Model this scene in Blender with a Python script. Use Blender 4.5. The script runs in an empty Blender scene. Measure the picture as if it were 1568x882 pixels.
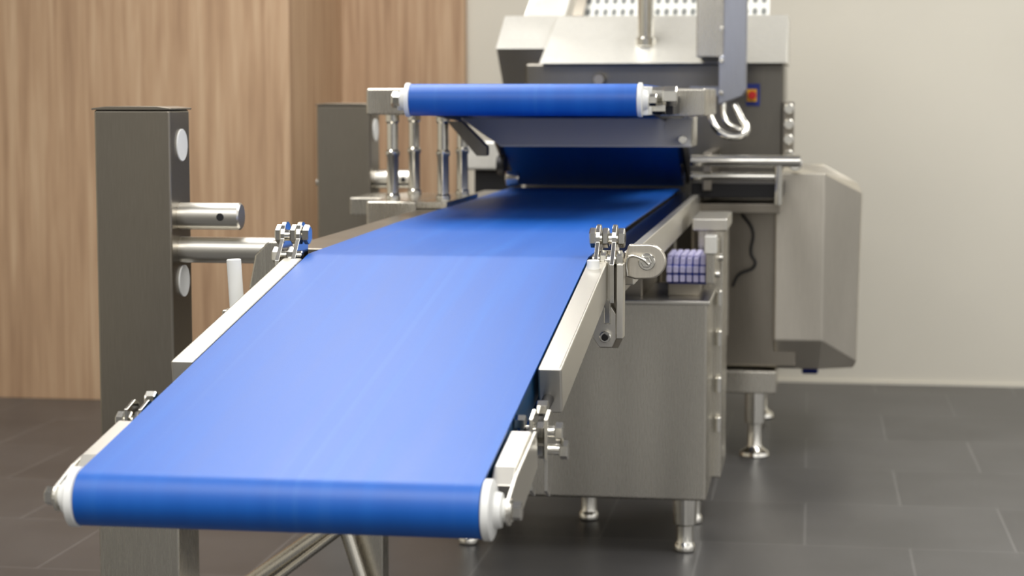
import bpy, bmesh, math, random
from mathutils import Vector, Matrix
random.seed(4)
S = bpy.context.scene
S.view_settings.view_transform = 'Standard'
S.view_settings.look = 'None'
S.view_settings.exposure = 0.0

# ------------------------------------------------------------------ materials
def lin(c):
    return tuple(((v/255)/12.92 if v/255 <= .04045 else ((v/255+.055)/1.055)**2.4) for v in c) + (1,)

def new_mat(name):
    m = bpy.data.materials.new(name); m.use_nodes = True
    nt = m.node_tree
    return m, nt, nt.nodes['Principled BSDF']

def noise_chain(nt, scale, nscale, detail=4):
    tc = nt.nodes.new('ShaderNodeTexCoord')
    mp = nt.nodes.new('ShaderNodeMapping'); mp.inputs['Scale'].default_value = scale
    nz = nt.nodes.new('ShaderNodeTexNoise'); nz.inputs['Scale'].default_value = nscale
    nz.inputs['Detail'].default_value = detail
    nt.links.new(tc.outputs['Object'], mp.inputs[0]); nt.links.new(mp.outputs[0], nz.inputs['Vector'])
    return nz

def ramp(nt, src, stops):
    r = nt.nodes.new('ShaderNodeValToRGB')
    e = r.color_ramp.elements
    e[0].position, e[0].color = stops[0]
    e[1].position, e[1].color = stops[-1]
    for p, c in stops[1:-1]:
        n = e.new(p); n.color = c
    nt.links.new(src, r.inputs[0])
    return r

def mat_steel(name, col, rough, grain=(90, 90, 3), bump=.010, metallic=1.0, var=.05, wave=.25):
    m, nt, b = new_mat(name)
    nz = noise_chain(nt, grain, 6)
    c = lin(col)
    lo = tuple(v*(1-var) for v in c[:3])+(1,)
    hi = tuple(min(1, v*(1+var)) for v in c[:3])+(1,)
    r = ramp(nt, nz.outputs['Fac'], [(.3, lo), (.7, hi)])
    nt.links.new(r.outputs[0], b.inputs['Base Color'])
    b.inputs['Metallic'].default_value = metallic
    mr = nt.nodes.new('ShaderNodeMapRange')
    mr.inputs['To Min'].default_value = rough*.88; mr.inputs['To Max'].default_value = rough*1.12
    nt.links.new(nz.outputs['Fac'], mr.inputs['Value']); nt.links.new(mr.outputs[0], b.inputs['Roughness'])
    bp = nt.nodes.new('ShaderNodeBump'); bp.inputs['Strength'].default_value = bump
    bp.inputs['Distance'].default_value = .01
    nt.links.new(nz.outputs['Fac'], bp.inputs['Height'])
    if wave:   # gentle sheet-metal waviness
        g = [1.6 if v > 10 else .5 for v in grain]
        n2 = noise_chain(nt, g, 2.2, 1)
        b2 = nt.nodes.new('ShaderNodeBump'); b2.inputs['Strength'].default_value = wave; b2.inputs['Distance'].default_value = .05
        nt.links.new(n2.outputs['Fac'], b2.inputs['Height']); nt.links.new(b2.outputs[0], bp.inputs['Normal'])
    nt.links.new(bp.outputs[0], b.inputs['Normal'])
    return m

def mat_plain(name, col, rough=.5, metallic=0, var=.05, scale=8):
    m, nt, b = new_mat(name)
    nz = noise_chain(nt, (1, 1, 1), scale)
    c = lin(col)
    r = ramp(nt, nz.outputs['Fac'], [(.3, tuple(v*(1-var) for v in c[:3])+(1,)), (.7, tuple(min(1, v*(1+var)) for v in c[:3])+(1,))])
    nt.links.new(r.outputs[0], b.inputs['Base Color'])
    b.inputs['Roughness'].default_value = rough; b.inputs['Metallic'].default_value = metallic
    return m

STEEL = mat_steel('brushed_steel', (204, 199, 187), .27)
STEEL_H = mat_steel('brushed_steel_lengthwise', (224, 220, 210), .33, grain=(160, 12, 160), bump=.001, var=.02, wave=0)
STEEL_X = mat_steel('brushed_steel_crosswise', (220, 216, 206), .30, grain=(12, 160, 160), bump=.001, var=.02, wave=0)
STEEL_D = mat_steel('satin_steel_warm_grey', (154, 147, 135), .31)
STEEL_DD = mat_steel('satin_steel_dark_grey', (122, 118, 110), .3, wave=.4)  # darker grey steel for machine body, hopper side and tray bracket
COVER = mat_steel('satin_cover_steel', (224, 217, 203), .3, wave=.4)
POLISH = mat_steel('polished_steel', (226, 223, 214), .14, grain=(8, 8, 8), bump=.0, var=.03, wave=0)
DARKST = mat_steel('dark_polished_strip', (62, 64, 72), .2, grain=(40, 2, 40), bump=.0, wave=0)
LIGHTST = mat_steel('bead_blasted_light_steel', (222, 220, 212), .45, grain=(12, 12, 12), bump=.005, metallic=.7, var=.03)
TRAYM = mat_plain('satin_tray_coating', (222, 221, 220), .35, .1, .02)
WHITE = mat_plain('white_plastic', (226, 226, 222), .4)
BLACK = mat_plain('black_rubber', (22, 22, 25), .5)
DARK = mat_plain('dark_machinery', (42, 41, 42), .45, .5)
PANEL = mat_steel('bluish_panel_steel', (158, 160, 168), .35, metallic=.85)
RED = mat_plain('red_switch', (190, 30, 25), .4)
YELLOW = mat_plain('yellow_switch', (225, 170, 30), .4)
LILAC = mat_plain('lilac_links', (198, 194, 228), .45)
SWBLUE = mat_plain('switch_blue', (25, 45, 130), .4)
TEAL = mat_plain('teal_belt_edge', (12, 66, 104), .5)

def mat_belt(name='blue_belt'):
    m, nt, b = new_mat(name)
    nz = noise_chain(nt, (9, .35, .35), 2.0, 5)
    r = ramp(nt, nz.outputs['Fac'], [(.2, lin((3, 80, 166))), (.55, lin((6, 85, 173))), (.8, lin((16, 95, 182)))])
    # faint, slightly paler running lines along the belt
    n3 = noise_chain(nt, (26, .12, .12), 1.6, 3)
    r3 = ramp(nt, n3.outputs['Fac'], [(.58, (0, 0, 0, 1)), (.72, (.07, .07, .07, 1))])
    mx = nt.nodes.new('ShaderNodeMix'); mx.data_type = 'RGBA'
    nt.links.new(r3.outputs[0], mx.inputs['Factor']); nt.links.new(r.outputs[0], mx.inputs['A'])
    mx.inputs['B'].default_value = lin((90, 145, 205))
    nt.links.new(mx.outputs['Result'], b.inputs['Base Color'])
    mr = nt.nodes.new('ShaderNodeMapRange'); mr.inputs['To Min'].default_value = .42; mr.inputs['To Max'].default_value = .50
    nt.links.new(nz.outputs['Fac'], mr.inputs['Value']); nt.links.new(mr.outputs[0], b.inputs['Roughness'])
    tc = nt.nodes.new('ShaderNodeTexCoord')
    mp = nt.nodes.new('ShaderNodeMapping'); mp.inputs['Scale'].default_value = (450, 450, 450)
    ck = nt.nodes.new('ShaderNodeTexNoise'); ck.inputs['Scale'].default_value = 1; ck.inputs['Detail'].default_value = 1
    nt.links.new(tc.outputs['Object'], mp.inputs[0]); nt.links.new(mp.outputs[0], ck.inputs['Vector'])
    bp = nt.nodes.new('ShaderNodeBump'); bp.inputs['Strength'].default_value = .12; bp.inputs['Distance'].default_value = .001
    nt.links.new(ck.outputs['Fac'], bp.inputs['Height']); nt.links.new(bp.outputs[0], b.inputs['Normal'])
    b.inputs['Specular IOR Level'].default_value = .5
    return m
BELT = mat_belt()

def mat_wood():
    m, nt, b = new_mat('oak_veneer')
    nz = noise_chain(nt, (7, 7, .3), 4, 8)
    nz.inputs['Distortion'].default_value = .4
    n2 = noise_chain(nt, (60, 60, 1.2), 5, 4)
    r = ramp(nt, nz.outputs['Fac'], [(.28, lin((160, 128, 99))), (.5, lin((185, 153, 121))), (.72, lin((203, 174, 142)))])
    mx = nt.nodes.new('ShaderNodeMix'); mx.data_type = 'RGBA'; mx.blend_type = 'MULTIPLY'
    mx.inputs['Factor'].default_value = .22
    r2 = ramp(nt, n2.outputs['Fac'], [(.35, (.6, .55, .5, 1)), (.6, (1, 1, 1, 1))])
    nt.links.new(r.outputs[0], mx.inputs['A']); nt.links.new(r2.outputs[0], mx.inputs['B'])
    nt.links.new(mx.outputs['Result'], b.inputs['Base Color'])
    b.inputs['Roughness'].default_value = .55
    return m
WOOD = mat_wood()
WALLM = mat_plain('beige_paint', (216, 211, 197), .8, 0, .02, 1.5)
CEILM = mat_plain('ceiling_paint', (235, 235, 232), .9, 0, .01)

def mat_floor():
    m, nt, b = new_mat('dark_grey_tiles')
    tc = nt.nodes.new('ShaderNodeTexCoord')
    br = nt.nodes.new('ShaderNodeTexBrick')
    br.offset = .5
    br.inputs['Scale'].default_value = 1
    br.inputs['Brick Width'].default_value = .6; br.inputs['Row Height'].default_value = .6
    br.inputs['Mortar Size'].default_value = .004
    br.inputs['Color1'].default_value = lin((80, 79, 79)); br.inputs['Color2'].default_value = lin((74, 73, 73))
    br.inputs['Mortar'].default_value = lin((100, 99, 98))
    nt.links.new(tc.outputs['Object'], br.inputs['Vector'])
    nz = noise_chain(nt, (1, 1, 1), 3, 8)
    r = ramp(nt, nz.outputs['Fac'], [(.3, (.80, .80, .80, 1)), (.7, (1.1, 1.1, 1.1, 1))])
    mx = nt.nodes.new('ShaderNodeMix'); mx.data_type = 'RGBA'; mx.blend_type = 'MULTIPLY'; mx.inputs['Factor'].default_value = 1
    nt.links.new(br.outputs['Color'], mx.inputs['A']); nt.links.new(r.outputs[0], mx.inputs['B'])
    nt.links.new(mx.outputs['Result'], b.inputs['Base Color'])
    b.inputs['Roughness'].default_value = .35
    return m
FLOORM = mat_floor()

def mat_perf():
    m, nt, b = new_mat('perforated_white_sheet')
    tc = nt.nodes.new('ShaderNodeTexCoord')
    mp = nt.nodes.new('ShaderNodeMapping'); mp.inputs['Scale'].default_value = (30, 0, 22)
    vo = nt.nodes.new('ShaderNodeTexVoronoi'); vo.inputs['Randomness'].default_value = 0; vo.inputs['Scale'].default_value = 1
    nt.links.new(tc.outputs['Object'], mp.inputs[0]); nt.links.new(mp.outputs[0], vo.inputs['Vector'])
    r = ramp(nt, vo.outputs['Distance'], [(.28, lin((120, 122, 120))), (.34, lin((222, 222, 215)))])
    nt.links.new(r.outputs[0], b.inputs['Base Color']); b.inputs['Roughness'].default_value = .4
    return m
PERF = mat_perf()

# ------------------------------------------------------------------ helpers
def empty(name, loc=(0, 0, 0)):
    e = bpy.data.objects.new(name, None); e.location = loc; e.empty_display_size = .1
    S.collection.objects.link(e); return e

def finish(ob, mat, parent, bevel=0, seg=2):
    S.collection.objects.link(ob)
    ob.data.materials.append(mat)
    if parent is not None:
        ob.parent = parent
        ob.matrix_parent_inverse = Matrix.Translation(-Vector(parent.location))
    if bevel:
        md = ob.modifiers.new('bevel', 'BEVEL'); md.width = bevel; md.segments = seg
        md.limit_method = 'ANGLE'; md.angle_limit = math.radians(30); md.harden_normals = True
    return ob

def mesh(name, verts, faces, mat, parent, bevel=0, smooth=None):
    c = Vector((0, 0, 0))
    for v in verts: c += Vector(v)
    c /= len(verts)
    me = bpy.data.meshes.new(name)
    me.from_pydata([tuple(Vector(v)-c) for v in verts], [], faces)
    bm = bmesh.new(); bm.from_mesh(me); bmesh.ops.recalc_face_normals(bm, faces=bm.faces); bm.to_mesh(me); bm.free()
    if smooth:
        for p in me.polygons: p.use_smooth = (len(p.vertices) == 4) if smooth == 'sides' else True
    ob = bpy.data.objects.new(name, me); ob.location = c
    return finish(ob, mat, parent, bevel)

def box(name, x0, x1, y0, y1, z0, z1, mat, parent, bevel=.003):
    v = [(x, y, z) for x in (x0, x1) for y in (y0, y1) for z in (z0, z1)]
    f = [(0, 1, 3, 2), (4, 6, 7, 5), (0, 4, 5, 1), (2, 3, 7, 6), (0, 2, 6, 4), (1, 5, 7, 3)]
    return mesh(name, v, f, mat, parent, bevel)

def prism(name, prof, axis, a0, a1, mat, parent, bevel=.002):
    def P(p, a):
        return {'x': (a, p[0], p[1]), 'y': (p[0], a, p[1]), 'z': (p[0], p[1], a)}[axis]
    n = len(prof)
    v = [P(p, a0) for p in prof]+[P(p, a1) for p in prof]
    f = [tuple(range(n)), tuple(range(2*n-1, n-1, -1))]+[(i, (i+1) % n, n+(i+1) % n, n+i) for i in range(n)]
    return mesh(name, v, f, mat, parent, bevel)

def lathe(name, p0, p1, prof, mat, parent, seg=32):
    p0 = Vector(p0); p1 = Vector(p1); d = (p1-p0); L = d.length; d.normalize()
    q = Vector((0, 0, 1)).rotation_difference(d)
    v = []; f = []
    for r, t in prof:
        for i in range(seg):
            a = 2*math.pi*i/seg
            v.append(tuple(p0 + q @ Vector((r*math.cos(a), r*math.sin(a), t*L))))
    for j in range(len(prof)-1):
        for i in range(seg):
            f.append((j*seg+i, j*seg+(i+1) % seg, (j+1)*seg+(i+1) % seg, (j+1)*seg+i))
    f.append(tuple(range(seg-1, -1, -1))); f.append(tuple((len(prof)-1)*seg+i for i in range(seg)))
    ob = mesh(name, v, f, mat, parent, 0, 'sides' if seg > 8 else None)
    ob.data.set_sharp_from_angle(angle=math.radians(35))
    return ob

def cyl(name, p0, p1, r, mat, parent, seg=32, ch=None):
    L = (Vector(p1)-Vector(p0)).length
    c = min(r*.12, L*.2) if ch is None else ch
    return lathe(name, p0, p1, [(r-c, 0), (r, c/L), (r, 1-c/L), (r-c, 1)], mat, parent, seg)

def hexb(name, p0, p1, r, parent, mat=None):
    return cyl(name, p0, p1, r, mat or POLISH, parent, seg=6)

def tube(name, pts, r, mat, parent):
    cu = bpy.data.curves.new(name, 'CURVE'); cu.dimensions = '3D'; cu.bevel_depth = r; cu.bevel_resolution = 5; cu.use_fill_caps = True
    c = sum((Vector(p) for p in pts), Vector())/len(pts)
    sp = cu.splines.new('BEZIER'); sp.bezier_points.add(len(pts)-1)
    for bp_, p in zip(sp.bezier_points, pts):
        bp_.co = Vector(p)-c; bp_.handle_left_type = bp_.handle_right_type = 'AUTO'
    ob = bpy.data.objects.new(name, cu); ob.location = c
    S.collection.objects.link(ob); cu.materials.append(mat)
    ob.parent = parent; ob.matrix_parent_inverse = Matrix.Translation(-Vector(parent.location))
    return ob

def belt(name, loop, x0, x1, parent, mat=None, th=.004):
    n = len(loop); nx = 8
    v = []; f = []
    for k in range(nx+1):
        x = x0+(x1-x0)*k/nx
        v += [(x, p[0], p[1]) for p in loop]
    for k in range(nx):
        for i in range(n):
            j = (i+1) % n
            f.append((k*n+i, k*n+j, (k+1)*n+j, (k+1)*n+i))
    ob = mesh(name, v, f, mat or BELT, parent, 0, True)
    md = ob.modifiers.new('thick', 'SOLIDIFY'); md.thickness = th; md.offset = -1
    es = ob.modifiers.new('crisp_edges', 'EDGE_SPLIT'); es.split_angle = math.radians(40)
    return ob

def arc(c, r, a0, a1, n=16):
    return [(c[0]+r*math.cos(math.radians(a0+(a1-a0)*i/n)), c[1]+r*math.sin(math.radians(a0+(a1-a0)*i/n))) for i in range(n+1)]

def quadplate(name, pts, mat, parent, th):
    ob = mesh(name, pts, [tuple(range(len(pts)))], mat, parent)
    md = ob.modifiers.new('s', 'SOLIDIFY'); md.thickness = th; md.offset = 0
    return ob

def loft(name, a, b, mat, parent, bevel=.004):
    n = len(a)
    f = [tuple(range(n)), tuple(range(2*n-1, n-1, -1))]+[(i, (i+1) % n, n+(i+1) % n, n+i) for i in range(n)]
    return mesh(name, a+b, f, mat, parent, bevel)

XL, XR = -1.055, -.455
CX = (XL+XR)/2

# ------------------------------------------------------------------ room
def room(name, x0, x1, y0, y1, z0, z1, mat, bevel=0):
    return box(name, x0, x1, y0, y1, z0, z1, mat, None, bevel)
room('floor', -4.6, 4, -2.5, 8.95, -.1, 0, FLOORM)
room('wall_back', -4.6, 4, 8.9, 9.05, 0, 3.4, WALLM)
room('wall_left', -4.7, -4.6, -2.5, 9.05, 0, 3.4, WALLM)
room('ceiling', -4.6, 4, 3.2, 9.05, 3.4, 3.5, CEILM)
wp = empty('wood_wall_panelling', (-2.5, 8.2, 0))
box('recessed_panel', -2.19, -1.572, 8.84, 8.898, 0, 3.4, WOOD, wp, .002)
box('projecting_panel', -4.6, -2.15, 7.92, 8.88, 0, 3.4, WOOD, wp, .002)
room('baseboard_back', -1.56, 4, 8.888, 8.9, 0, .014, WALLM)

# ------------------------------------------------------------------ lower conveyor
cv = empty('belt_conveyor', (CX, 4.5, 0))
C1 = (2.703, .711); R = .042
al = math.degrees(math.atan(.160))
def bz(y):   # height of the sloping belt surface
    return .9645-(4.02-y)*.160
loop = []
loop += [(2.9, bz(2.9)), (3.3, bz(3.3)), (3.7, bz(3.7)), (3.98, bz(3.98)), (4.0, .9615), (4.015, .9640), (4.03, .9655), (4.05, .9660),
         (4.5, .9708), (4.87, .9744), (4.89, .975), (4.91, .975), (5.5, .975), (6.2, .975), (6.7, .975)]
loop += arc((6.90, .933), .042, 90, -90)
loop += [(6, .885), (5, .882), (4.1, .878)]
loop += arc(C1, R, -90+al*.95, -270+al, 24)
belt('belt', loop, XL, XR, cv)
box('belt_bed_level', XL+.01, XR-.01, 4.1, 6.86, .90, .966, STEEL_D, cv)
prism('belt_bed_slope', [(2.80, bz(2.8)-.008), (4.05, bz(4.05)-.010), (4.05, .905), (2.80, .69)], 'x', XL+.006, XR-.006, TEAL, cv)
cyl('front_roller', (XL+.002, C1[0], C1[1]), (XR-.002, C1[0], C1[1]), R-.005, STEEL_D, cv)
cyl('rear_roller', (XL+.002, 6.90, .933), (XR-.002, 6.90, .933), R-.005, STEEL_D, cv)

for side, sx in (('right', 1), ('left', -1)):
    def X(d):
        return (XR+d) if sx > 0 else (XL-d)
    def bx(n, d0, d1, *a, **k):
        lo, hi = sorted((X(d0), X(d1))); return box(n+'_'+side, lo, hi, *a, **k)
    def pz(n, prof, d0, d1, mat, bevel=.002):
        lo, hi = sorted((X(d0), X(d1))); return prism(n+'_'+side, prof, 'x', lo, hi, mat, cv, bevel)
    def cc(n, d0, d1, y, z, r, mat, seg=32):
        return cyl(n+'_'+side, (X(d0), y, z), (X(d1), y, z), r, mat, cv, seg)
    lathe('roller_cap_'+side, (X(.001), C1[0], C1[1]), (X(.034), C1[0], C1[1]),
          [(.041, 0), (.0445, .06), (.0445, .38), (.040, .46), (.027, .5), (.025, .8), (.017, .86), (.016, 1)], WHITE, cv, 48)
    hexb('axle_bolt_'+side, (X(.042), C1[0], C1[1]), (X(.056), C1[0], C1[1]), .014, cv)
    cc('axle_washer', .034, .042, C1[0], C1[1], .018, POLISH)
    # nose arm (short stub between roller and clamp)
    t = [(2.755, bz(2.755)-.026), (2.79, bz(2.79)-.010), (2.95, bz(2.95)-.010), (2.96, bz(2.96)-.062), (2.79, bz(2.79)-.066)]
    pz('nose_arm', t, .001, .034, STEEL_H)
    pl = [(2.76, .748), (2.97, .780), (2.985, .720), (2.80, .680)]+arc((C1[0], C1[1]), .022, -60, -230, 10)
    pz('nose_side_plate', pl, .0345, .0395, STEEL_H, .001)
    cyl('nose_link_rod_'+side, (X(.020), 2.94, .752), (X(.020), 3.28, .79), .010, DARK, cv)
    # sloping side rail
    pr = [(3.24, bz(3.24)+.001), (3.985, bz(3.985)+.001), (3.999, bz(3.999)-.080), (3.254, bz(3.254)-.080)]
    pz('slope_rail', pr, .003, .044, STEEL_H, .004)
    # level side strip and rail
    if sx > 0:
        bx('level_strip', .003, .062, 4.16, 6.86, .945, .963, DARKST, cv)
        bx('level_rail', .062, .084, 4.16, 6.98, .895, .968, STEEL_H, cv)
    else:
        bx('level_strip', .003, .095, 4.16, 6.86, .90, .966, STEEL_D, cv)
    bx('under_rail', .003, .05, 4.02, 6.86, .864, .90, STEEL_D, cv)
    # hinge stack
    for k, d in enumerate((.016, .050)):
        pp = [(3.975, .875), (4.085, .875), (4.085, .985)]+arc((4.045, 1.003), .030, -10, 190, 10)+[(3.97, .955)]
        pz('hinge_plate_%d' % k, pp, d, d+.009, POLISH, .001)
    cc('hinge_bolt_shaft', .004, .075, 4.045, 1.003, .012, POLISH)
    for k, d in enumerate((.001, .028, .061)):
        hexb('hinge_nut_%d_%s' % (k, side), (X(d), 4.045, 1.005), (X(d+.014), 4.045, 1.005), .021, cv)
    hexb('hinge_lower_nut_'+side, (X(.060), 4.015, .962), (X(.074), 4.015, .962), .018, cv)
    cc('hinge_lower_pin', .01, .064, 4.015, .962, .011, POLISH)
    hexb('hinge_mid_nut_'+side, (X(.026), 4.015, .962), (X(.042), 4.015, .962), .019, cv)
    # nose clamp
    for k, d in enumerate((.020, .044)):
        pz('clamp_plate_%d' % k, [(3.02, .675), (3.05, .660), (3.08, .68), (3.095, .785), (3.06, .80), (3.02, .79)], d, d+.006, POLISH, .001)
    for k, (z, e) in enumerate(((.766, .072), (.737, .080))):
        cc('clamp_pin_%d' % k, .0, e-.01, 3.05, z, .009, POLISH)
        hexb('clamp_nut_%d_%s' % (k, side), (X(e-.014), 3.05, z), (X(e), 3.05, z), .0155, cv)
        hexb('clamp_inner_nut_%d_%s' % (k, side), (X(.028), 3.05, z), (X(.042), 3.05, z), .0155, cv)
    hexb('clamp_top_nut_0_%s' % side, (X(-.004), 3.03, .782), (X(.014), 3.03, .782), .013, cv)
    hexb('clamp_top_nut_1_%s' % side, (X(.022), 3.10, .795), (X(.040), 3.10, .795), .013, cv)

# right latch hardware
prism('latch_back_plate', [(-.438, .98), (-.385, .98), (-.378, .93), (-.380, .80), (-.392, .775), (-.43, .775), (-.442, .80)], 'y', 4.03, 4.04, STEEL_D, cv, .001)
box('latch_bar', -.418, -.404, 3.99, 4.02, .83, .965, POLISH, cv, .002)
box('latch_bar_outer', -.392, -.378, 3.985, 4.03, .80, .955, STEEL_H, cv, .002)
prism('latch_tongue', [(-.440, .862), (-.405, .868), (-.393, .85), (-.393, .80), (-.402, .780), (-.428, .780), (-.442, .80)], 'y', 3.998, 4.012, STEEL_H, cv, .002)
cyl('latch_pin', (-.415, 3.985, .803), (-.415, 4.0, .803), .012, POLISH, cv)
cyl('latch_pin_head', (-.415, 3.978, .803), (-.415, 3.985, .803), .007, DARK, cv)
arm = [(-.395, .925), (-.375, .990), (-.336, .991)]+arc((-.333, .954), .037, 85, -85, 16)+[(-.36, .916), (-.375, .92)]
prism('latch_arm', arm, 'y', 4.07, 4.088, COVER, cv, .004)
cyl('latch_arm_washer', (-.336, 4.062, .954), (-.336, 4.07, .954), .018, POLISH, cv)
hexb('latch_arm_bolt', (-.336, 4.048, .954), (-.336, 4.062, .954), .012, cv)
tube('latch_wire', [(-.376, 4.05, .925), (-.376, 4.05, .960), (-.370, 4.05, .966), (-.345, 4.045, .962), (-.33, 4.045, .95)], .003, POLISH, cv)
cyl('rail_end_peg', (-.434, 3.93, .945), (-.434, 3.93, .968), .013, WHITE, cv)
prism('corner_gusset', [(-1.21, .88), (-1.195, .955), (-1.165, .985), (-1.130, .985), (-1.125, .955), (-1.105, .86)], 'y', 4.10, 4.15, STEEL, cv, .004)
cyl('stop_peg', (-1.158, 3.84, .862), (-1.164, 3.84, .968), .015, WHITE, cv)
box('stop_peg_bracket', -1.185, -1.095, 3.82, 3.86, .845, .865, STEEL, cv)
# stand beneath the conveyor
box('stand_leg_left', -1.10, -1.03, 4.62, 4.69, .02, .862, STEEL, cv)
box('stand_leg_right', -.50, -.45, 6.62, 6.69, .02, .862, STEEL, cv)
box('stand_foot_left', -1.12, -1.01, 4.60, 4.71, 0, .02, BLACK, cv)
box('stand_foot_right', -.52, -.43, 6.60, 6.71, 0, .02, BLACK, cv)
box('stand_crossbar', -1.10, -.45, 4.63, 4.67, .80, .862, STEEL, cv)
cyl('stand_brace_left', (-1.07, 4.60, .30), (-1.47, 4.60, .014), .024, STEEL, cv)
cyl('stand_brace_thin', (-1.10, 4.56, .26), (-1.42, 4.56, .010), .010, STEEL, cv)
cyl('stand_brace_inner', (-1.13, 4.57, .30), (-1.04, 4.57, .016), .016, STEEL, cv)

# ------------------------------------------------------------------ posts
def post(y0):
    e = empty('steel_support_post', (-1.56, y0+.07, 0))
    x0, x1, y1 = -1.655, -1.47, y0+.145
    box('column', x0, x1, y0, y1, .012, 1.268, STEEL_D, e, .006)
    box('base_sleeve', x0-.006, x1+.006, y0-.006, y1+.006, .012, .30, STEEL, e, .004)
    box('base_plate', x0-.03, x1+.03, y0-.03, y1+.03, 0, .012, STEEL, e)
    prism('lid', [(x0-.004, 1.268), (x1+.004, 1.268), (x1+.004, 1.272), (x1-.03, 1.276), (x0+.03, 1.276), (x0-.004, 1.272)], 'y', y0-.004, y1+.004, STEEL_D, e, .001)
    for k, z in enumerate((1.185, .863)):
        cyl('cover_disc_%d' % k, (x1, y0+.078, z), (x1+.004, y0+.078, z), .038, WHITE, e, 40)
    cyl('clamp_bar', (x1-.01, y0+.07, 1.018), (-1.322, y0+.07, 1.018), .032, STEEL_X, e, 40)
    cyl('clamp_bar_hole', (-1.365, y0+.0365, 1.018), (-1.365, y0+.05, 1.018), .009, BLACK, e)
    cyl('carrier_bar', (x1-.01, y0+.07, .938), (-1.151, y0+.07, .938), .031, STEEL_X, e, 40)
    cyl('side_bolt', (x0-.02, y0+.07, 1.005), (x0, y0+.07, 1.005), .012, POLISH, e)
    return e
post(4.36)
post(6.44)

# ------------------------------------------------------------------ upper pressing conveyor
up = empty('pressing_conveyor', (CX, 6, 1.0))
U1 = (5.08, 1.29); U2 = (6.97, 1.022)
lp = [(5.5, 1.331), (6.3, 1.325), (6.45, 1.315), (6.9, 1.13)]
lp += arc(U2, .042, 25, -115, 12)
lp += [(6.5, 1.190), (6.42, 1.212), (6.3, 1.220), (5.8, 1.245)]
lp += arc(U1, .042, -90, -270, 24)
belt('pressing_belt', lp, XL+.008, XR+.008, up)
cyl('pressing_roller', (XL+.01, U1[0], U1[1]), (XR+.006, U1[0], U1[1]), .037, STEEL_D, up)
cyl('nip_roller', (XL+.01, U2[0], U2[1]), (XR+.006, U2[0], U2[1]), .037, STEEL_D, up)
for side, xe, s in (('right', XR+.008, 1), ('left', XL+.008, -1)):
    lathe('roller_cap_'+side, (xe+s*.001, *U1), (xe+s*.03, *U1), [(.042, 0), (.045, .1), (.045, .4), (.03, .5), (.026, .9), (.018, 1)], WHITE, up, 40)
    hexb('axle_bolt_'+side, (xe+s*.03, *U1), (xe+s*.05, *U1), .016, up)
    lo, hi = sorted((xe+s*.012, xe+s*.022))
    fr = [(5.12, 1.315), (6.4, 1.31), (7.0, 1.07), (7.0, 1.0), (6.94, .99), (6.45, 1.195), (5.12, 1.262)]
    prism('frame_plate_'+side, fr, 'x', lo, hi, DARK if s > 0 else STEEL_D, up, .001)
box('arm_block_left', -1.262, -1.085, 5.48, 6.2, 1.246, 1.322, STEEL, up, .006)
box('arm_block_right', -.42, -.292, 5.48, 6.1, 1.243, 1.322, STEEL, up, .006)
box('bearing_block_left', -1.09, -1.07, 5.10, 5.5, 1.262, 1.312, WHITE, up)
box('bearing_block_right', -.435, -.418, 5.07, 5.5, 1.25, 1.325, WHITE, up)
for k, (x, z, r) in enumerate(((-.40, 1.305, .020), (-.37, 1.30, .026), (-.40, 1.268, .016))):
    hexb('bearing_nut_%d' % k, (x-.02, 5.2, z), (x+.018, 5.2, z), r, up)
box('bearing_bracket_right', -.418, -.365, 5.24, 5.5, 1.25, 1.30, DARK, up)
hexb('bearing_nut_left', (-1.125, 5.2, 1.29), (-1.09, 5.2, 1.29), .022, up)
quadplate('scraper_tray', [(-1.05, 5.84, 1.232), (-.352, 5.84, 1.232), (-.352, 5.80, 1.152), (-.925, 5.80, 1.152)], TRAYM, up, .006)
quadplate('tray_return', [(-.352, 5.80, 1.152), (-.925, 5.80, 1.152), (-.925, 6.0, 1.160), (-.352, 6.0, 1.160)], LIGHTST, up, .005)
box('tray_hanger_right', -.362, -.345, 5.84, 6.02, 1.150, 1.246, STEEL, up)
cyl('tray_bolt', (-.375, 5.78, 1.172), (-.375, 5.81, 1.172), .012, POLISH, up)
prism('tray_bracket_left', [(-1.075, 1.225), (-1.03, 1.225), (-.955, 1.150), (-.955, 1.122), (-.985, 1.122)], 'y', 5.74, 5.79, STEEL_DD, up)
for i, (x, y) in enumerate(((-1.25, 5.78), (-1.095, 5.78), (-1.245, 6.08), (-1.09, 6.08))):
    lathe('lifting_rod_%d' % i, (x, y, .985), (x, y, 1.25),
          [(.022, 0), (.022, .06), (.018, .08), (.018, .50), (.0215, .52), (.0215, .56), (.017, .58), (.017, .88), (.021, .9), (.021, 1)], POLISH, up)
box('rod_base_block', -1.305, -1.153, 5.66, 6.2, .905, .988, STEEL, up, .005)
box('rod_base_plate', -1.153, -1.060, 5.66, 6.2, .9675, .988, STEEL, up, .003)
box('rod_base_bridge', -1.46, -1.30, 6.1, 6.43, .92, .975, STEEL, up, .003)
cyl('guide_pulley_0', (-1.03, 6.60, 1.02), (-.985, 6.60, 1.02), .026, POLISH, up)
cyl('guide_pulley_1', (-1.08, 6.72, 1.06), (-1.05, 6.72, 1.06), .035, DARK, up)

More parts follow.
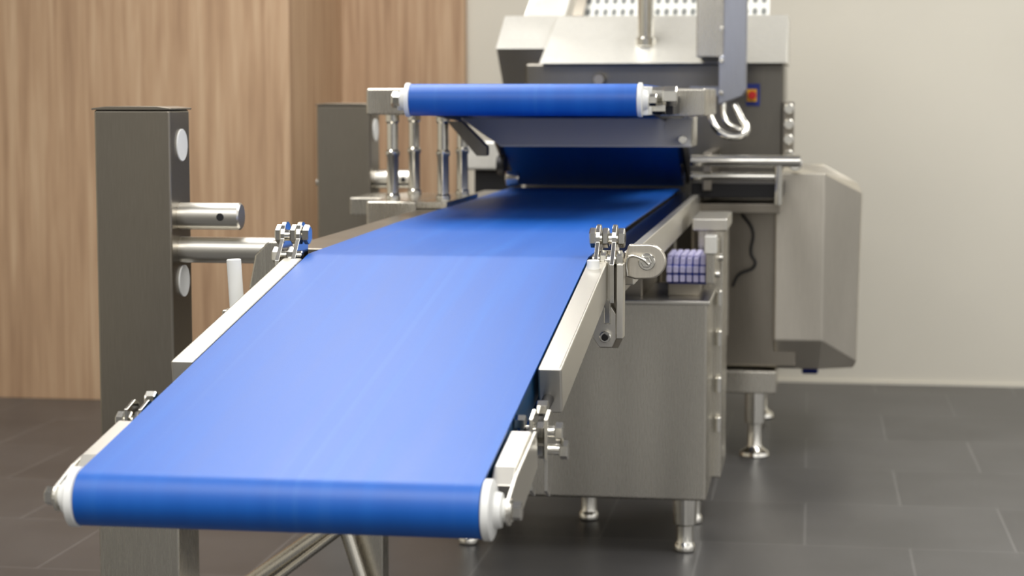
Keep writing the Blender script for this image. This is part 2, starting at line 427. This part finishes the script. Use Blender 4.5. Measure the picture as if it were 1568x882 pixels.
# ------------------------------------------------------------------ control cabinet under the conveyor
cb = empty('machine_cabinet', (-.65, 5.8, 0))
box('body', -1.03, -.278, 5.45, 5.98, .156, .722, STEEL, cb, .008)
box('top_lip', -1.03, -.272, 5.445, 5.98, .716, .728, STEEL_X, cb, .003)
box('neck', -.92, -.47, 5.55, 6.1, .72, .860, STEEL_D, cb, .004)
box('rear_column', -.33, -.252, 5.80, 6.12, .156, .93, STEEL, cb, .006)
box('rear_column_head', -.345, -.24, 5.79, 6.14, .90, .94, STEEL_X, cb, .006)
for k, z in enumerate((.30, .42, .56, .68)):
    cyl('door_hinge_%d' % k, (-.262, 5.78, z), (-.262, 5.78, z+.045), .011, POLISH, cb)
def foot(e, n, x, y, h):
    lathe('foot_%d' % n, (x, y, 0), (x, y, h), [(.026, 0), (.030, .03), (.030, .12), (.026, .16), (.024, .2), (.024, .48), (.033, .52), (.035, .98), (.035, 1)], POLISH, e)
for i, (x, y) in enumerate(((-.34, 5.50), (-.97, 5.50), (-.66, 5.88), (-.34, 5.88), (-.97, 5.93))):
    foot(cb, i, x, y, .158)
# short modular take-off belt beside the conveyor
mb = empty('modular_belt_conveyor', (-.33, 5.6, .8))
M = .040
box('side_frame', -.325+M, -.300+M, 5.45, 5.75, .775, .885, STEEL, mb, .004)
box('frame_cap', -.33+M, -.295+M, 5.44, 5.5, .86, .912, LIGHTST, mb, .004)
cyl('drum', (-.44+M, 5.56, .80), (-.325+M, 5.56, .80), .036, SWBLUE, mb)
box('bed', -.44+M, -.325+M, 5.56, 5.75, .77, .842, SWBLUE, mb)
for j in range(6):
    for i in range(6):
        x = -.440+M+i*.019; y = 5.55+j*.032
        box('link_%d_%d' % (j, i), x, x+.0145, y, y+.026, .838, .850, LILAC, mb, .002)
for i in range(6):
    for k, a in enumerate((35, 75, 115)):
        r = .038; y = 5.56-r*math.sin(math.radians(a)); z = .80+r*math.cos(math.radians(a))
        box('nose_link_%d_%d' % (i, k), -.440+M+i*.019, -.4255+M+i*.019, y-.006, y+.006, z-.010, z+.010, LILAC, mb, .002)
cyl('frame_bolt_0', (-.30+M, 5.5, .80), (-.288+M, 5.5, .80), .012, POLISH, mb)
cyl('frame_bolt_1', (-.30+M, 5.7, .83), (-.288+M, 5.7, .83), .012, POLISH, mb)
box('mount', -.40, -.31, 5.58, 5.75, .728, .772, STEEL_D, mb)

# ------------------------------------------------------------------ large processing machine
pm = empty('food_processing_machine', (-.4, 7.6, 0))
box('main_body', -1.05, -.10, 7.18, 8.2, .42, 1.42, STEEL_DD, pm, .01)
prism('lower_body', [(-.42, .42), (-.34, .325), (-.04, .325), (-.04, .92), (-.42, .92)], 'y', 7.02, 8.1, STEEL_D, pm, .01)
box('body_seam_post', -.30, -.285, 7.0, 7.03, .44, .92, STEEL, pm, .003)
box('base_frame', -.42, -.11, 6.98, 8.0, .235, .318, STEEL, pm, .006)
box('base_frame_left', -1.0, -.42, 7.25, 8.0, .235, .42, STEEL, pm, .006)
for i, (x, y) in enumerate(((-.185, 7.03), (-.93, 7.35), (-.185, 7.9), (-.93, 7.9))):
    lathe('machine_foot_%d' % i, (x, y, 0), (x, y, .237), [(.045, 0), (.055, .02), (.052, .07), (.030, .14), (.026, .18), (.026, .5), (.037, .52), (.037, 1)], POLISH, pm)
top = [(-.12, 6.98, 1.03), (.05, 6.98, 1.03), (.187, 7.12, .955), (.187, 7.9, .955), (.05, 7.9, 1.03), (-.12, 7.9, 1.03)]
mid = [(-.12, 6.98, .43), (.05, 6.98, .43), (.175, 7.12, .34), (.175, 7.9, .34), (.05, 7.9, .43), (-.12, 7.9, .43)]
bot = [(-.12, 7.08, .315), (.04, 7.08, .315), (.165, 7.16, .312), (.165, 7.86, .312), (.05, 7.86, .315), (-.12, 7.86, .315)]
v = top+mid+bot
f = [tuple(range(6)), tuple(range(17, 11, -1))]+[(a*6+i, a*6+(i+1) % 6, a*6+6+(i+1) % 6, a*6+6+i) for a in (0, 1) for i in range(6)]
mesh('side_cover', v, f, COVER, pm, .005)
cyl('drive_wheel', (-.02, 7.45, .28), (.04, 7.45, .28), .035, SWBLUE, pm)
loft('hopper_rim_right', [(-.985, 7.08, 1.418), (-.088, 7.08, 1.418), (-.088, 8.0, 1.418), (-.985, 8.0, 1.418)],
     [(-.955, 7.36, 1.60), (-.088, 7.36, 1.60), (-.088, 7.9, 1.60), (-.955, 7.9, 1.60)], LIGHTST, pm)
loft('hopper_rim_left', [(-1.165, 7.2, 1.475), (-.975, 7.2, 1.475), (-.975, 8.0, 1.475), (-1.165, 8.0, 1.475)],
     [(-1.165, 7.42, 1.605), (-.96, 7.42, 1.605), (-.96, 7.9, 1.605), (-1.165, 7.9, 1.605)], LIGHTST, pm)
loft('hopper_side_left', [(-1.12, 7.24, 1.22), (-.98, 7.24, 1.22), (-.98, 7.9, 1.22), (-1.12, 7.9, 1.22)],
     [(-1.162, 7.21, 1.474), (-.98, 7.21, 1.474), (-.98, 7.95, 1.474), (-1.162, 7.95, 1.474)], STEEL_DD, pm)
quadplate('perforated_sheet', [(-.87, 7.45, 1.60), (-.16, 7.45, 1.60), (-.16, 7.85, 2.0), (-.87, 7.85, 2.0)], PERF, pm, .006)
quadplate('rack_side_left', [(-1.10, 7.50, 1.60), (-.93, 7.42, 1.60), (-.86, 7.82, 2.0), (-1.0, 7.82, 2.0)], LIGHTST, pm, .01)
quadplate('rack_side_inner', [(-.90, 7.40, 1.60), (-.86, 7.40, 1.60), (-.82, 7.80, 2.0), (-.86, 7.80, 2.0)], STEEL_D, pm, .01)
cyl('lift_column', (-.605, 7.20, 1.49), (-.605, 7.20, 2.15), .030, POLISH, pm)
cyl('lift_column_collar', (-.605, 7.20, 1.48), (-.605, 7.20, 1.515), .038, POLISH, pm)
box('drive_box', -.40, -.29, 6.86, 7.12, 1.435, 2.0, STEEL, pm, .004)
prism('control_panel', [(-.315, 1.27), (-.235, 1.30), (-.222, 1.32), (-.222, 2.0), (-.30, 2.0), (-.30, 1.44), (-.315, 1.43)], 'y', 6.74, 6.86, PANEL, pm, .004)
for k in range(5):
    cyl('panel_bolt_%d' % k, (-.306, 6.728, 1.31+k*.11), (-.306, 6.74, 1.31+k*.11), .007, POLISH, pm)
cyl('body_knob', (-.77, 7.12, 1.36), (-.77, 7.18, 1.36), .022, STEEL_D, pm)
box('nameplate', -.44, -.31, 7.168, 7.182, 1.30, 1.335, PANEL, pm, .001)
box('switch_plate', -.235, -.185, 7.165, 7.182, 1.265, 1.345, SWBLUE, pm, .002)
box('switch_yellow', -.232, -.196, 7.15, 7.166, 1.28, 1.325, YELLOW, pm, .002)
cyl('switch_knob', (-.212, 7.13, 1.303), (-.212, 7.152, 1.303), .015, RED, pm)
cyl('guard_tube', (-.40, 6.6, 1.083), (-.032, 6.6, 1.083), .020, POLISH, pm)
cyl('guard_tube_lower', (-.40, 6.62, 1.030), (-.10, 6.62, 1.030), .014, POLISH, pm)
cyl('guard_tube_end', (-.05, 6.6, 1.075), (-.05, 7.05, 1.06), .024, POLISH, pm)
cyl('guard_drop_rod', (-.105, 6.6, .935), (-.105, 6.6, 1.085), .014, POLISH, pm)
box('guard_shelf', -.40, -.09, 6.66, 7.04, .955, 1.005, DARK, pm, .004)
box('guard_shelf_lower', -.38, -.10, 6.7, 7.04, .90, .935, STEEL_D, pm, .004)
box('guard_mount', -.36, -.33, 6.62, 7.2, .98, 1.11, STEEL_D, pm, .004)
tube('pull_handle_0', [(-.345, 6.72, 1.28), (-.335, 6.70, 1.22), (-.30, 6.68, 1.175), (-.235, 6.68, 1.165), (-.215, 6.69, 1.185), (-.235, 6.72, 1.225), (-.26, 6.76, 1.27)], .012, POLISH, pm)
tube('pull_handle_1', [(-.30, 6.76, 1.28), (-.29, 6.74, 1.22), (-.25, 6.72, 1.19), (-.215, 6.72, 1.185)], .010, POLISH, pm)
box('side_hinge_bar', -.10, -.06, 7.12, 7.18, 1.06, 1.28, STEEL_D, pm, .004)
for k in range(4):
    cyl('side_hinge_knob_%d' % k, (-.078, 7.06, 1.09+k*.055), (-.078, 7.12, 1.09+k*.055), .018, POLISH, pm)
tube('hose', [(-.24, 6.99, .88), (-.20, 6.98, .82), (-.205, 6.98, .74), (-.19, 6.985, .70), (-.25, 6.99, .66), (-.27, 7.0, .62)], .005, BLACK, pm)
gb = empty('gear_motor_box', (-1.2, 7.5, 0))
box('housing', -1.30, -1.10, 7.3, 7.7, 1.02, 1.13, LIGHTST, gb, .01)
box('pedestal', -1.27, -1.13, 7.35, 7.65, 0, 1.02, DARK, gb, .004)

# ------------------------------------------------------------------ lights
def area(name, loc, sx, sy, power, rot=(0, 0, 0), col=(1, .985, .96)):
    l = bpy.data.lights.new(name, 'AREA'); l.shape = 'RECTANGLE'; l.size = sx; l.size_y = sy; l.energy = power; l.color = col
    o = bpy.data.objects.new(name, l); o.location = loc; o.rotation_euler = rot
    S.collection.objects.link(o); return o
area('ceiling_light', (-1.6, 5.8, 3.35), 1.2, 3.2, 105)
area('ceiling_light.001', (1.2, 5.8, 3.35), 1.0, 4.0, 115)
area('ceiling_light.002', (-.8, 1.2, 3.35), 3.0, 2.0, 110)

# world backdrop: brighter overhead, dim near the floor, invented bright/dim noise zones for steel reflections
w = bpy.data.worlds.new('World'); S.world = w; w.use_nodes = True
nt = w.node_tree; bg = nt.nodes['Background']
tc = nt.nodes.new('ShaderNodeTexCoord'); sp = nt.nodes.new('ShaderNodeSeparateXYZ')
nt.links.new(tc.outputs['Generated'], sp.inputs[0])
mr = nt.nodes.new('ShaderNodeMapRange'); mr.inputs['From Min'].default_value = -1
nt.links.new(sp.outputs['Z'], mr.inputs['Value'])
rp = ramp(nt, mr.outputs[0], [(0, (.12, .12, .12, 1)), (.48, (.26, .255, .245, 1)), (.62, (.62, .61, .6, 1)), (1, (1, 1, 1, 1))])
mp = nt.nodes.new('ShaderNodeMapping'); mp.inputs['Scale'].default_value = (1, 1, .5)
nz = nt.nodes.new('ShaderNodeTexNoise'); nz.inputs['Scale'].default_value = 3.2; nz.inputs['Detail'].default_value = 1
nt.links.new(tc.outputs['Generated'], mp.inputs[0]); nt.links.new(mp.outputs[0], nz.inputs['Vector'])
rz = ramp(nt, nz.outputs['Fac'], [(.40, (.40, .39, .37, 1)), (.5, (.9, .9, .9, 1)), (.62, (2.5, 2.5, 2.5, 1))])
mx = nt.nodes.new('ShaderNodeMix'); mx.data_type = 'RGBA'; mx.blend_type = 'MULTIPLY'; mx.inputs['Factor'].default_value = 1
nt.links.new(rp.outputs[0], mx.inputs['A']); nt.links.new(rz.outputs[0], mx.inputs['B'])
nt.links.new(mx.outputs['Result'], bg.inputs['Color']); bg.inputs['Strength'].default_value = .9

# ------------------------------------------------------------------ camera
cam = bpy.data.cameras.new('camera'); co = bpy.data.objects.new('camera', cam)
S.collection.objects.link(co); S.camera = co
co.location = (0, 0, 1.3)
co.rotation_euler = (math.radians(90-5.63), 0, math.radians(8.7))
cam.sensor_width = 36; cam.lens = 36*3650/1920
cam.clip_end = 50
cam.dof.use_dof = True; cam.dof.focus_distance = 3.8; cam.dof.aperture_fstop = 4.2
